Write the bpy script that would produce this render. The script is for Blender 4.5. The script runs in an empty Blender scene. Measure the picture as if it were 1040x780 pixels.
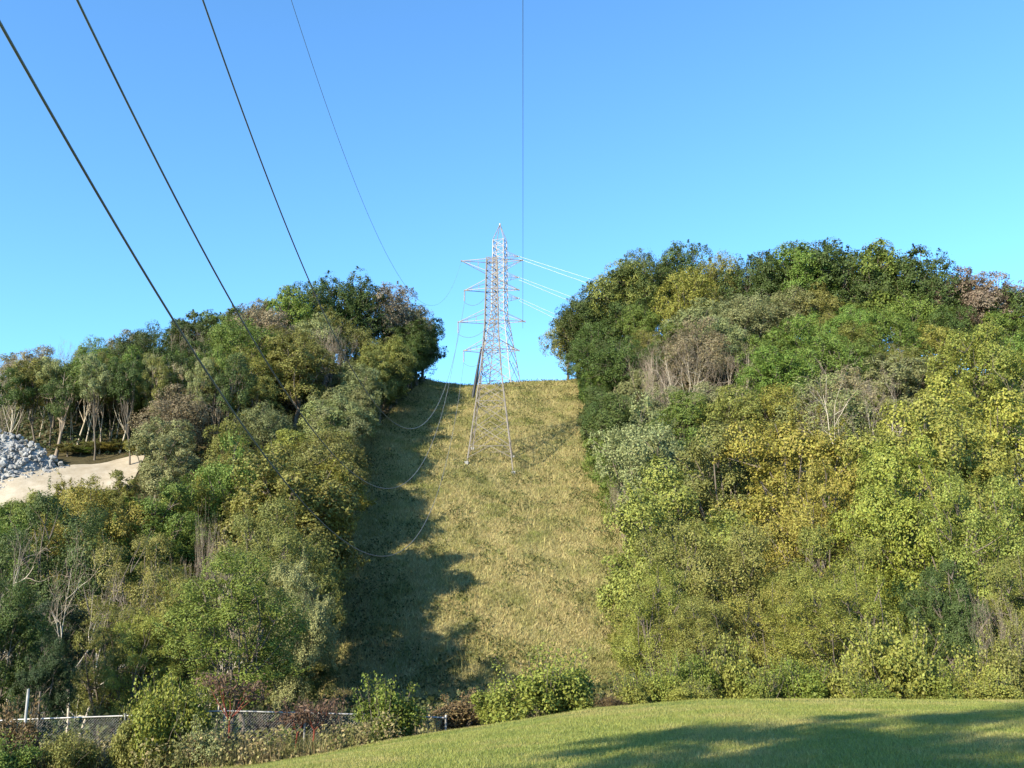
import bpy, math, numpy as np
from mathutils import Vector, Matrix
R = math.radians
S = bpy.context.scene
COL = S.collection

# ------------------------------------------------------------------ camera, sky, sun, exposure
PITCH, F = R(13.0), 900.0            # focal length in pixels of the 1040 px wide photograph
CP, SP = math.cos(PITCH), math.sin(PITCH)
cam_d = bpy.data.cameras.new('camera'); cam = bpy.data.objects.new('camera', cam_d); COL.objects.link(cam)
cam.location = (0, 0, 0); cam.rotation_euler = (R(90) + PITCH, 0, 0)
cam_d.sensor_width = 36; cam_d.lens = 36 * F / 1040; cam_d.clip_start = .1; cam_d.clip_end = 5000
S.camera = cam
SUN_EL, SUN_AZ = R(25), R(42)        # light travels towards (sin az, cos az): the sun is behind the camera, to the left
LD = Vector((math.sin(SUN_AZ) * math.cos(SUN_EL), math.cos(SUN_AZ) * math.cos(SUN_EL), -math.sin(SUN_EL)))
sun_d = bpy.data.lights.new('sun', 'SUN'); sun_d.energy = 5.0; sun_d.angle = R(.53); sun_d.color = (1, .9, .7)
sun = bpy.data.objects.new('sun', sun_d); COL.objects.link(sun)
sun.rotation_euler = LD.to_track_quat('-Z', 'Y').to_euler(); sun.location = (-60, -40, 80)
W = bpy.data.worlds.new('World'); S.world = W; W.use_nodes = True
nt = W.node_tree; bg = nt.nodes['Background']
sky = nt.nodes.new('ShaderNodeTexSky'); sky.sky_type = 'NISHITA'; sky.sun_disc = False
sky.sun_elevation = SUN_EL; sky.sun_rotation = math.atan2(-LD.x, -LD.y)
sky.altitude = 200; sky.air_density = 1.0; sky.dust_density = .1; sky.ozone_density = 2.2
tint = nt.nodes.new('ShaderNodeMix'); tint.data_type = 'RGBA'; tint.blend_type = 'MULTIPLY'; tint.inputs[0].default_value = 1
tint.inputs[7].default_value = (.54, .87, 1.08, 1)
nt.links.new(sky.outputs[0], tint.inputs[6]); nt.links.new(tint.outputs[2], bg.inputs[0]); bg.inputs[1].default_value = .145
S.view_settings.view_transform = 'Standard'; S.view_settings.look = 'None'
S.view_settings.gamma = 1; S.view_settings.exposure = 1.29; S.view_settings.use_curve_mapping = False

# ------------------------------------------------------------------ helpers
rng = np.random.default_rng(11)
def unproj(px, py, D):
    u, v = (px - 520) / F, (390 - py) / F
    k = D / (CP - v * SP)
    return np.array([u * k, D, (SP + v * CP) * k])
def proj(x, y, z):
    d = y * CP + z * SP
    return 520 + F * x / d, 390 - F * (-y * SP + z * CP) / d
def sstep(a, b, x):
    t = np.clip((np.asarray(x, float) - a) / (b - a), 0, 1); return t * t * (3 - 2 * t)
_tab = np.random.default_rng(3).random((64, 64))
def vnoise(x, y):
    x = np.asarray(x, float); y = np.asarray(y, float)
    xi, yi = np.floor(x).astype(int), np.floor(y).astype(int); fx, fy = x - xi, y - yi
    fx = fx * fx * (3 - 2 * fx); fy = fy * fy * (3 - 2 * fy)
    g = lambda i, j: _tab[(xi + i) % 64, (yi + j) % 64]
    return (g(0,0)*(1-fx)+g(1,0)*fx)*(1-fy) + (g(0,1)*(1-fx)+g(1,1)*fx)*fy
def fbm(x, y): return vnoise(x, y)*.5 + vnoise(x*2.1+7, y*2.1+3)*.3 + vnoise(x*4.3+1, y*4.3+9)*.2

class MB:
    """collects vertices and faces of one mesh"""
    def __init__(s): s.v = []; s.f = []; s.n = 0
    def add(s, v, f):
        v = np.asarray(v, float); s.v.append(v); s.f.append(np.asarray(f, int) + s.n); s.n += len(v)
    def bar(s, a, b, r, k=4):
        s.tube([a, b], [r, r], k)
    def tube(s, pts, rad, k=5):
        pts = np.asarray(pts, float); n = len(pts)
        t = np.gradient(pts, axis=0); t /= np.linalg.norm(t, axis=1)[:, None] + 1e-9
        ref = np.array([0, 0, 1.]) if abs(t[:, 2].mean()) < .8 else np.array([1., 0, 0])
        a = np.cross(t, ref); a /= np.linalg.norm(a, axis=1)[:, None] + 1e-9; b = np.cross(t, a)
        an = np.arange(k) * 2 * np.pi / k + np.pi / 4
        ring = pts[:, None] + np.asarray(rad, float)[:, None, None] * (np.cos(an)[None, :, None] * a[:, None] + np.sin(an)[None, :, None] * b[:, None])
        i = np.arange(n - 1)[:, None] * k; j = np.arange(k)[None]
        q = np.stack([i + j, i + (j + 1) % k, i + k + (j + 1) % k, i + k + j], -1).reshape(-1, 4)
        s.add(ring.reshape(-1, 3), q)
    def box(s, c, h):
        c = np.asarray(c, float); h = np.asarray(h, float)
        sg = np.array([[-1,-1,-1],[1,-1,-1],[1,1,-1],[-1,1,-1],[-1,-1,1],[1,-1,1],[1,1,1],[-1,1,1]])
        s.add(c + sg * h, [[0,3,2,1],[4,5,6,7],[0,1,5,4],[1,2,6,5],[2,3,7,6],[3,0,4,7]])
    def mesh(s, name, mat, smooth=False):
        v = np.concatenate(s.v); f = np.concatenate(s.f)
        return raw_mesh(name, v, f, mat, smooth)
def raw_mesh(name, v, f, mat, smooth=False):
    me = bpy.data.meshes.new(name); k = f.shape[1]
    me.vertices.add(len(v)); me.vertices.foreach_set('co', np.ascontiguousarray(v, np.float32).ravel())
    me.loops.add(f.size); me.loops.foreach_set('vertex_index', np.ascontiguousarray(f, np.int32).ravel())
    me.polygons.add(len(f)); me.polygons.foreach_set('loop_start', np.arange(len(f), dtype=np.int32) * k)
    me.polygons.foreach_set('loop_total', np.full(len(f), k, np.int32))
    me.polygons.foreach_set('use_smooth', np.full(len(f), smooth))
    me.update(calc_edges=True); me.materials.append(mat); return me
def link(name, data, parent=None):
    o = bpy.data.objects.new(name, data); COL.objects.link(o)
    if parent: o.parent = parent
    return o
def tag(o, label=None, cat=None, group=None, kind=None):
    for k, val in (('label', label), ('category', cat), ('group', group), ('kind', kind)):
        if val: o[k] = val
    return o
def thing(name, label, cat, loc=(0, 0, 0), group=None, rz=0):
    o = link(name, None); o.location = loc; o.rotation_euler.z = rz; return tag(o, label, cat, group)

# ------------------------------------------------------------------ materials
def mat(name, rough=.8, spec=.3, metal=0):
    m = bpy.data.materials.new(name); m.use_nodes = True; b = m.node_tree.nodes['Principled BSDF']
    b.inputs['Roughness'].default_value = rough; b.inputs['Specular IOR Level'].default_value = spec
    b.inputs['Metallic'].default_value = metal
    return m, m.node_tree, b
def ramp(t, fac, stops):
    r = t.nodes.new('ShaderNodeValToRGB'); e = r.color_ramp.elements
    while len(e) < len(stops): e.new(.5)
    for el, (p, c) in zip(e, stops): el.position = p; el.color = (*c, 1)
    t.links.new(fac, r.inputs[0]); return r.outputs[0]
def noise(t, scale, detail=4, rough=.6, coord='Object', stretch=None):
    tc = t.nodes.new('ShaderNodeTexCoord'); n = t.nodes.new('ShaderNodeTexNoise')
    n.inputs['Scale'].default_value = scale; n.inputs['Detail'].default_value = detail; n.inputs['Roughness'].default_value = rough
    src = tc.outputs[coord]
    if stretch:
        mp = t.nodes.new('ShaderNodeMapping'); mp.inputs['Scale'].default_value = stretch; t.links.new(src, mp.inputs[0]); src = mp.outputs[0]
    t.links.new(src, n.inputs['Vector']); return n.outputs[0]
def mixc(t, a, b, fac, mode='MIX'):
    m = t.nodes.new('ShaderNodeMix'); m.data_type = 'RGBA'; m.blend_type = mode
    for sock, val in ((m.inputs[6], a), (m.inputs[7], b), (m.inputs[0], fac)):
        if hasattr(val, 'node'): t.links.new(val, sock)
        else: sock.default_value = (*val, 1) if isinstance(val, tuple) else val
    return m.outputs[2]
def leaf_mat(name, objcolor=True, stops=None, val=(.6, 1.32), hue=.022, trans=.3, spec=.25, rough=.55, nscale=.35):
    m, t, b = mat(name, rough, spec)
    isl = t.nodes.new('ShaderNodeNewGeometry').outputs['Random Per Island']
    if objcolor: base = t.nodes.new('ShaderNodeObjectInfo').outputs['Color']
    else: base = ramp(t, noise(t, nscale, 5, .65), stops)
    hs = t.nodes.new('ShaderNodeHueSaturation')
    def rng_of(src, lo, hi):
        mr = t.nodes.new('ShaderNodeMapRange'); mr.inputs[3].default_value = lo; mr.inputs[4].default_value = hi
        t.links.new(src, mr.inputs[0]); return mr.outputs[0]
    wn = t.nodes.new('ShaderNodeTexWhiteNoise'); wn.noise_dimensions = '1D'; t.links.new(isl, wn.inputs['W'])
    t.links.new(rng_of(isl, val[0], val[1]), hs.inputs['Value'])
    t.links.new(rng_of(wn.outputs[0], .5 - hue, .5 + hue * .6), hs.inputs['Hue'])
    t.links.new(base, hs.inputs['Color'])
    t.links.new(hs.outputs[0], b.inputs['Base Color'])
    tr = t.nodes.new('ShaderNodeBsdfTranslucent'); mx = t.nodes.new('ShaderNodeMixShader')
    t.links.new(hs.outputs[0], tr.inputs[0]); mx.inputs[0].default_value = trans
    t.links.new(b.outputs[0], mx.inputs[1]); t.links.new(tr.outputs[0], mx.inputs[2])
    t.links.new(mx.outputs[0], t.nodes['Material Output'].inputs[0])
    return m
M_LEAF = leaf_mat('leaf')
M_STRIPGRASS = leaf_mat('dry_grass', False, [(.28, (.15, .175, .045)), (.42, (.265, .25, .09)), (.55, (.385, .325, .145)), (.66, (.21, .22, .065)), (.78, (.33, .27, .12))], (.6, 1.4), .02, .2, .15, .7, .16)
M_LAWNGRASS = leaf_mat('lawn_grass', False, [(.3, (.16, .2, .04)), (.5, (.235, .25, .06)), (.7, (.34, .285, .105))], (.7, 1.3), .02, .3, .3, .5, .5)
M_WEED = leaf_mat('weed', False, [(.3, (.1, .125, .03)), (.45, (.15, .15, .05)), (.55, (.28, .22, .11)), (.62, (.12, .14, .035)), (.75, (.2, .17, .08))], (.6, 1.4), .02, .25, .2, .6, .9)
def bark_mat(name, c0, c1):
    m, t, b = mat(name, .9, .15)
    t.links.new(ramp(t, noise(t, 2.2, 5, .7, stretch=(1, 1, .25)), [(.3, c0), (.7, c1)]), b.inputs['Base Color']); return m
M_BARK = bark_mat('bark', (.07, .056, .042), (.18, .15, .12))
M_PALEBARK = bark_mat('pale_bark', (.26, .215, .16), (.48, .42, .33))
M_TWIG = bark_mat('twig', (.17, .13, .095), (.32, .26, .2))
M_REDSTEM = bark_mat('red_stem', (.1, .028, .02), (.2, .055, .035))
m, t, b = mat('galvanised_steel', .5, .5)
t.links.new(ramp(t, noise(t, .8, 4), [(.3, (.12, .1, .083)), (.7, (.2, .17, .145))]), b.inputs['Base Color']); M_STEEL = m
m, t, b = mat('fence_steel', .45, .5, .3)
t.links.new(ramp(t, noise(t, 3, 4), [(.3, (.2, .19, .18)), (.7, (.38, .37, .35))]), b.inputs['Base Color']); M_FENCE = m
m, t, b = mat('weathered_wire', .55, .4)
t.links.new(ramp(t, noise(t, .3, 2), [(.3, (.1, .1, .105)), (.7, (.155, .155, .15))]), b.inputs['Base Color']); M_WIRE = m
m, t, b = mat('sunlit_wire', .42, .5, 0)
t.links.new(ramp(t, noise(t, .3, 2), [(.3, (.88, .88, .88)), (.7, (.95, .95, .95))]), b.inputs['Base Color']); M_SUNLIT_WIRE = m  # sun glint on the aluminium put in as a near-white base colour
m, t, b = mat('porcelain', .3, .5)
t.links.new(ramp(t, noise(t, 2, 2), [(.3, (.2, .17, .16)), (.7, (.32, .28, .26))]), b.inputs['Base Color']); M_PORC = m
m, t, b = mat('dark_steel', .6, .4)
t.links.new(ramp(t, noise(t, 1, 3), [(.3, (.012, .015, .02)), (.7, (.025, .03, .04))]), b.inputs['Base Color']); M_DARK = m
m, t, b = mat('limestone', .9, .2)
col = ramp(t, noise(t, .9, 6, .7), [(.3, (.17, .168, .17)), (.55, (.28, .275, .27)), (.75, (.42, .41, .39))])
t.links.new(col, b.inputs['Base Color']); M_ROCK = m
bp = t.nodes.new('ShaderNodeBump'); bp.inputs['Distance'].default_value = .1; t.links.new(noise(t, 6, 5), bp.inputs['Height']); t.links.new(bp.outputs[0], b.inputs['Normal'])
m, t, b = mat('packed_dirt', .95, .1)
t.links.new(ramp(t, noise(t, .5, 7, .7), [(.3, (.27, .22, .155)), (.55, (.36, .305, .23)), (.75, (.43, .375, .295))]), b.inputs['Base Color']); M_DIRT = m
# ground: lawn, dry grass strip and leaf litter, told apart by a vertex mask
m, t, b = mat('ground_cover', .95, .1)
at = t.nodes.new('ShaderNodeVertexColor'); at.layer_name = 'zone'
sep = t.nodes.new('ShaderNodeSeparateColor'); t.links.new(at.outputs[0], sep.inputs[0])
litter = ramp(t, noise(t, .8, 6, .7), [(.3, (.035, .032, .015)), (.6, (.075, .06, .03)), (.8, (.06, .07, .025))])
dry = ramp(t, noise(t, .3, 8, .7), [(.3, (.11, .12, .04)), (.5, (.2, .18, .08)), (.7, (.28, .23, .11))])
turf = ramp(t, noise(t, .6, 8, .7), [(.3, (.09, .14, .03)), (.5, (.14, .17, .04)), (.72, (.22, .2, .08))])
c = mixc(t, litter, dry, sep.outputs[0]); c = mixc(t, c, turf, sep.outputs[1])
t.links.new(c, b.inputs['Base Color']); M_GROUND = m
bp = t.nodes.new('ShaderNodeBump'); bp.inputs['Distance'].default_value = .15; t.links.new(noise(t, 3, 6), bp.inputs['Height']); t.links.new(bp.outputs[0], b.inputs['Normal'])

# ------------------------------------------------------------------ terrain
EX = np.array([-60, -17, -7.2, -1.9, 2.2, 5.2, 9.9, 16, 60]); EZ = np.array([-6.5, -5.4, -4.72, -3.8, -3.2, -2.97, -2.98, -3.0, -2.8])
ZX = np.array([-400, -150, -85, -70, -55, -40, -27, -19, -12, -3, 12, 20, 32, 50, 62, 75, 90, 110, 160, 400])
ZM = np.array([14, 18, 26, 30, 38, 47, 50, 47.5, 45, 45.8, 47.3, 51, 57, 58.5, 56, 48, 39, 32, 26, 20])
# grass strip edges as plain X over Y
SY = np.array([0, 60, 90, 115, 140, 165, 190, 215, 400]); SL = np.array([-16, -17, -18.6, -20.5, -21.5, -19.5, -16, -16, -16]); SR = np.array([8, 9.5, 10.6, 12, 12.6, 13, 12.8, 13, 13])
def terrain(x, y):
    x = np.asarray(x, float); y = np.asarray(y, float)
    e = np.interp(x, EX, EZ)
    near = -1.6 + (e + 1.6) * np.clip(y / 25, 0, 1.0) ** 1.3
    near = np.where(y < 0, -1.6 - .02 * np.clip(-y, 0, 60), near)
    tt = np.clip((y - 25.5) / 26, 0, 1) ** 1.15
    z = near * (1 - tt) + -8.6 * tt
    rmp = np.interp(y, [0, 50, 78, 88, 140, 165, 192, 205], [-8.6, -8.6, -10, -9.0, 19.0, 32.5, 46.5, 51])
    bl = 7 * sstep(86, 108, y) * sstep(-17, -42, x)
    br = 9 * sstep(95, 150, y) * sstep(13, 32, x)
    hill = rmp + bl + br
    hill = hill + 3.0 * np.exp(-((x + 66) / 13) ** 2 - ((y - 113) / 9) ** 2)
    zm = np.interp(x, ZX, ZM) - np.clip(y - 205, 0, 400) * .06
    k = 3.0
    hill = np.where(hill < zm + 20, -k * np.log(np.exp(-hill / k) + np.exp(-zm / k)), zm)
    w = sstep(50, 60, y)
    z = z * (1 - w) + np.maximum(hill, -12) * w
    z = z - .2 * np.clip(x + 4, -9, 9) * np.exp(-((y - 141) / 14) ** 2)
    return z + (fbm(x * .15, y * .15) - .5) * np.where(y > 165, 1.7, 1.0) * np.where(y > 55, 1.0, np.where(y > 32, .5, .08))
def tz(x, y): return float(terrain(x, y))
gx = np.concatenate([np.linspace(-900, -120, 14)[:-1], np.arange(-120, 120, .9), np.linspace(120, 900, 14)])
gy = np.concatenate([np.linspace(-300, -40, 8)[:-1], np.arange(-40, 35, .6), np.arange(35, 225, .9), np.linspace(226, 1500, 14)])
GX, GY = np.meshgrid(gx, gy); GZ = terrain(GX, GY)
nx, ny = len(gx), len(gy)
gv = np.stack([GX, GY, GZ], -1).reshape(-1, 3)
ii, jj = np.meshgrid(np.arange(ny - 1), np.arange(nx - 1), indexing='ij')
gf = np.stack([ii * nx + jj, ii * nx + jj + 1, (ii + 1) * nx + jj + 1, (ii + 1) * nx + jj], -1).reshape(-1, 4)
gme = raw_mesh('ground', gv, gf, M_GROUND, True)
wob = (fbm(GX * .3, GY * .3) - .5) * 4
strip_m = sstep(-1, 1, GX - np.interp(GY, SY, SL) + wob) * sstep(-1, 1, np.interp(GY, SY, SR) - GX + wob) * sstep(58, 70, GY)
lawn_m = 1 - sstep(25.5, 27, GY + wob * .2)
za = gme.color_attributes.new('zone', 'FLOAT_COLOR', 'POINT')
za.data.foreach_set('color', np.stack([strip_m, lawn_m, strip_m * 0, strip_m * 0 + 1], -1).astype(np.float32).ravel())
tag(link('ground', gme), kind='structure')

# dirt track climbing past the rubble heap: a draped sheet
def drape(name, xs, ys, lift, material):
    X, Y = np.meshgrid(xs, ys); n, k = X.shape
    v = np.stack([X, Y, terrain(X, Y) + lift], -1).reshape(-1, 3)
    a, c = np.meshgrid(np.arange(n - 1), np.arange(k - 1), indexing='ij')
    f = np.stack([a * k + c, a * k + c + 1, (a + 1) * k + c + 1, (a + 1) * k + c], -1).reshape(-1, 4)
    return link(name, raw_mesh(name, v, f, material, True))
TRX = np.linspace(-95, -50.5, 60)
tl = np.linspace(0, 1, 14)
cy = np.interp(TRX, [-95, -70, -60, -47], [99, 105.5, 111.5, 122.5]); hw = np.interp(TRX, [-95, -70, -60, -52, -47.5], [3.6, 3.6, 4.2, 5.5, 5])
TX = np.repeat(TRX[None], 14, 0) + (tl[:, None] - .5) * -3; TY = cy[None] + (tl[:, None] - .5) * 2 * hw[None] + (fbm(TX * .4, tl[:, None] * 3) - .5) * 1.5
tv = np.stack([TX, TY, terrain(TX, TY) + .12], -1).reshape(-1, 3)
a, c = np.meshgrid(np.arange(13), np.arange(59), indexing='ij')
tf = np.stack([a * 60 + c, a * 60 + c + 1, (a + 1) * 60 + c + 1, (a + 1) * 60 + c], -1).reshape(-1, 4)
tag(link('dirt_track', raw_mesh('dirt_track', tv, tf, M_DIRT, True)), kind='structure')

# ------------------------------------------------------------------ leaf and tree builders
def unit(n, r):
    d = r.normal(size=(n, 3)); return d / np.linalg.norm(d, axis=1)[:, None]
def leaf_quads(c, nrm, L, Wd, r):
    n = len(c); nrm = nrm / (np.linalg.norm(nrm, axis=1)[:, None] + 1e-9)
    a = np.cross(nrm, unit(n, r)); a /= np.linalg.norm(a, axis=1)[:, None] + 1e-9; b = np.cross(nrm, a)
    s = r.uniform(.65, 1.3, (n, 1)); L = L * s; Wd = Wd * s
    fold = nrm * Wd * r.uniform(-.25, .25, (n, 1))
    v = np.stack([c - a * L / 2, c + b * Wd / 2 + fold - a * L * .08, c + a * L / 2, c - b * Wd / 2 + fold - a * L * .08], 1).reshape(-1, 3)
    return v, np.arange(4 * n).reshape(n, 4)
def crown_points(lobes, n, r, nclump=16, jit=.28, rough=.58):
    """leaf positions in small clumps over the lobes of a crown"""
    w = np.array([l[3] ** 2 for l in lobes]); w /= w.sum(); out = []; nn = []
    for (x, y, z, lr), k in zip(lobes, r.multinomial(n, w)):
        cd = unit(nclump, r); cd[:, 2] = cd[:, 2] * .85 + .22; cd /= np.linalg.norm(cd, axis=1)[:, None]
        crr = r.uniform(rough, 1.18, nclump)
        i = r.integers(0, nclump, k); d = cd[i] + r.normal(size=(k, 3)) * jit; dl = np.linalg.norm(d, axis=1)[:, None]; d = d / (dl + 1e-9)
        rad = lr * crr[i] * (1 - np.abs(r.normal(size=k)) * .16)
        out.append(np.array([x, y, z]) + d * rad[:, None] * np.array([1, 1, .92])); nn.append(d)
    return np.concatenate(out), np.concatenate(nn)
def limb(mb, a, b, r0, r1, r, k=5, sag=.12):
    a = np.asarray(a, float); b = np.asarray(b, float); t = np.linspace(0, 1, 5)[:, None]; L = np.linalg.norm(b - a)
    p = a + (b - a) * t + np.sin(t * np.pi) * r.normal(size=3) * L * sag * .5
    mb.tube(p, np.linspace(r0, r1, 5), k)
def tree_proto(seed, H, Rw, cb, nl, leaves, L, Wd, lobe=(.34, .52), bark=None, jit=.28, ncl=16, multi=1, top=1.0, name='crown', shoot=1.0, rough=.58):
    """meshes of one tree kind: trunk with limbs, and leafy crown. H height, Rw crown radius, cb crown base share"""
    r = np.random.default_rng(seed); zb = H * cb; zc, hz = (zb + H) / 2, (H - zb) / 2
    lobes = []
    for i in range(nl):
        for _ in range(30):
            d = unit(1, r)[0]; d[2] = d[2] * .9 + .12; q = r.uniform(.42, .84)
            p = np.array([d[0] * Rw * q, d[1] * Rw * q, zc + d[2] * hz * q])
            if all(np.linalg.norm((p - np.array(l[:3])) / [1, 1, 1.2]) > Rw * .38 for l in lobes): break
        lr = Rw * r.uniform(*lobe) * (1 - .25 * max(0, (p[2] - zc) / hz)) * top
        lobes.append((*p, min(lr, H - p[2] + .3)))
    mt = MB(); tr = .022 * H + .03
    for k in range(multi):
        off = unit(1, r)[0] * [1.0, 1.0, 0] * (multi > 1); lean = r.normal(size=3) * [.05, .05, 0] * H * (1 if multi == 1 else 1.6)
        z = np.linspace(-.6, zb + (H - zb) * .62, 7); tt = np.linspace(0, 1, 7)[:, None]
        pts = np.stack([z * 0, z * 0, z], 1) + off + lean * tt ** 1.3 + r.normal(size=(7, 3)) * [.1, .1, 0]
        rr = np.linspace(1.1, .3, 7) * tr * ((.75 if multi == 1 else .42) if cb < .3 else (.42 if multi == 1 else .33)); rr[0] *= 1.25
        mt.tube(pts, rr, 7)
        for (x, y, zz, lr) in lobes[k::multi]:
            s = r.integers(2, 6); limb(mt, pts[s], (x, y, zz + lr * .3), rr[s] * .55, .02, r)
            for _ in range(3):
                e = np.array([x, y, zz]) + unit(1, r)[0] * lr * .9; limb(mt, (x * .7 + pts[s][0] * .3, y * .7 + pts[s][1] * .3, zz * .8 + pts[s][2] * .2), e, .045, .012, r, 4)
    c, nd = crown_points(lobes, leaves, r, ncl, jit, rough)
    ns = 90; pk = r.integers(0, len(c), ns); ln = Rw * shoot * r.uniform(.12, .34, (ns, 1)); dd = nd[pk] + [0, 0, .45] + r.normal(size=(ns, 3)) * .25; dd /= np.linalg.norm(dd, axis=1)[:, None]
    per = max(10, leaves // 500); tt = r.random((ns, per, 1))
    sh = c[pk][:, None] + dd[:, None] * ln[:, None] * tt + r.normal(size=(ns, per, 3)) * .09 * Rw / 4 * (1.3 - tt)
    c = np.concatenate([c, sh.reshape(-1, 3)]); nd = np.concatenate([nd, np.repeat(dd, per, 0)])
    v, f = leaf_quads(c, nd * .85 + unit(len(c), r) * .6 + [0, 0, .25], L, Wd, r)
    return mt.mesh('trunk', bark or M_BARK, True), raw_mesh(name, v, f, M_LEAF), H, Rw
def bare_proto(seed, H, spread, depth=6, bark=None, multi=1, r0=.16, fan=.55):
    r = np.random.default_rng(seed); mt, mw, mf = MB(), MB(), MB()
    def grow(p, d, L, rad, lev):
        n = 4; pts = [p]; dd = d.copy()
        for i in range(n):
            dd = dd + r.normal(size=3) * .13 + np.array([0, 0, .05]); dd /= np.linalg.norm(dd); pts.append(pts[-1] + dd * L / n)
        rr = np.linspace(rad, rad * .62, n + 1)
        (mt if lev < 2 else mw if lev < 4 else mf).tube(pts, np.maximum(rr, .006), 6 if lev < 2 else (4 if lev < 3 else 3))
        if lev >= depth: return
        for _ in range(3 if lev in (0, 2) else 2 + (r.random() < .4)):
            s = r.integers(2, n + 1); side = unit(1, r)[0]; nd = dd * (1 - fan * .4) + side * fan * r.uniform(.6, 1.25) + np.array([0, 0, .18]); nd *= [spread, spread, 1]; nd /= np.linalg.norm(nd)
            grow(pts[s], nd, L * r.uniform(.58, .85), rad * r.uniform(.45, .66), lev + 1)
    for k in range(multi):
        d = np.array([r.normal() * .16 * multi, r.normal() * .16 * multi, 1.]); d /= np.linalg.norm(d)
        grow(np.array([r.normal() * .3 * (multi > 1), r.normal() * .3 * (multi > 1), -.5]), d, H * .36, r0, 0)
    me_t = mt.mesh('trunk', bark or M_PALEBARK, True)
    nthick = sum(len(f_) for f_ in mw.f); me_b = raw_mesh('branches', np.concatenate(mw.v + mf.v), np.concatenate(mw.f + [f_ + mw.n for f_ in mf.f]), bark or M_PALEBARK, True)
    me_b.materials.append(M_TWIG); ix = np.ones(len(me_b.polygons), np.int32); ix[:nthick] = 0; me_b.polygons.foreach_set('material_index', ix)
    hz = max(v.co.z for v in me_b.vertices)
    return me_t, me_b, hz, float(np.percentile([math.hypot(v.co.x, v.co.y) for v in me_b.vertices], 93))

FAR = [tree_proto(100 + i, 14, rw, cb, nl, 21000, .215, .145, (.31, .5), jit=.22, ncl=20, shoot=.35, rough=.74) for i, (rw, cb, nl) in enumerate(((4.6, .16, 22), (5.0, .12, 26), (4.2, .14, 20), (4.8, .1, 24), (5.4, .18, 26)))]
LOW = [tree_proto(200 + i, 12, rw, cb, nl, 24000, .175, .12, jit=.23, ncl=20) for i, (rw, cb, nl) in enumerate(((4.0, .05, 18), (3.6, .04, 16), (4.4, .08, 20), (3.4, .03, 17)))]
LOWN = [tree_proto(250 + i, 12, rw, cb, nl, 52000, .115, .08, (.24, .42), jit=.25, ncl=26) for i, (rw, cb, nl) in enumerate(((4.0, .05, 26), (3.6, .04, 24), (4.4, .08, 28), (3.8, .03, 24)))]
OPEN = [tree_proto(300 + i, 17, 4.2, cbo - .1, 17, 11000, .21, .14, (.2, .38), (M_PALEBARK, M_BARK, M_TWIG)[i % 3], .38, 12, mlt) for i, (mlt, cbo) in enumerate(((1, .5), (1, .4), (2, .48), (1, .44), (1, .55), (1, .36)))]
NEAR = [tree_proto(400 + i, 14, rw, cb, nl, 64000, .135, .092, (.2, .4), None, .24, 26) for i, (rw, cb, nl) in enumerate(((4.6, .08, 30), (4.2, .06, 32), (5.0, .1, 34), (3.9, .05, 28)))]
LANK = [tree_proto(500 + i, 13, 3.8, .03, 28, 42000, .11, .075, (.22, .42), M_BARK, .27, 22, mlt) for i, mlt in enumerate((3, 4, 3))]
BARE = [bare_proto(600 + i, 12, 1.0 + .15 * (i % 2), 6, None, mlt, .13, .85) for i, mlt in enumerate((1, 2, 3, 2))]
TWIG = [bare_proto(700 + i, 10, .8, 6, M_TWIG, mlt, .07, .62) for i, mlt in enumerate((4, 5))]

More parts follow.
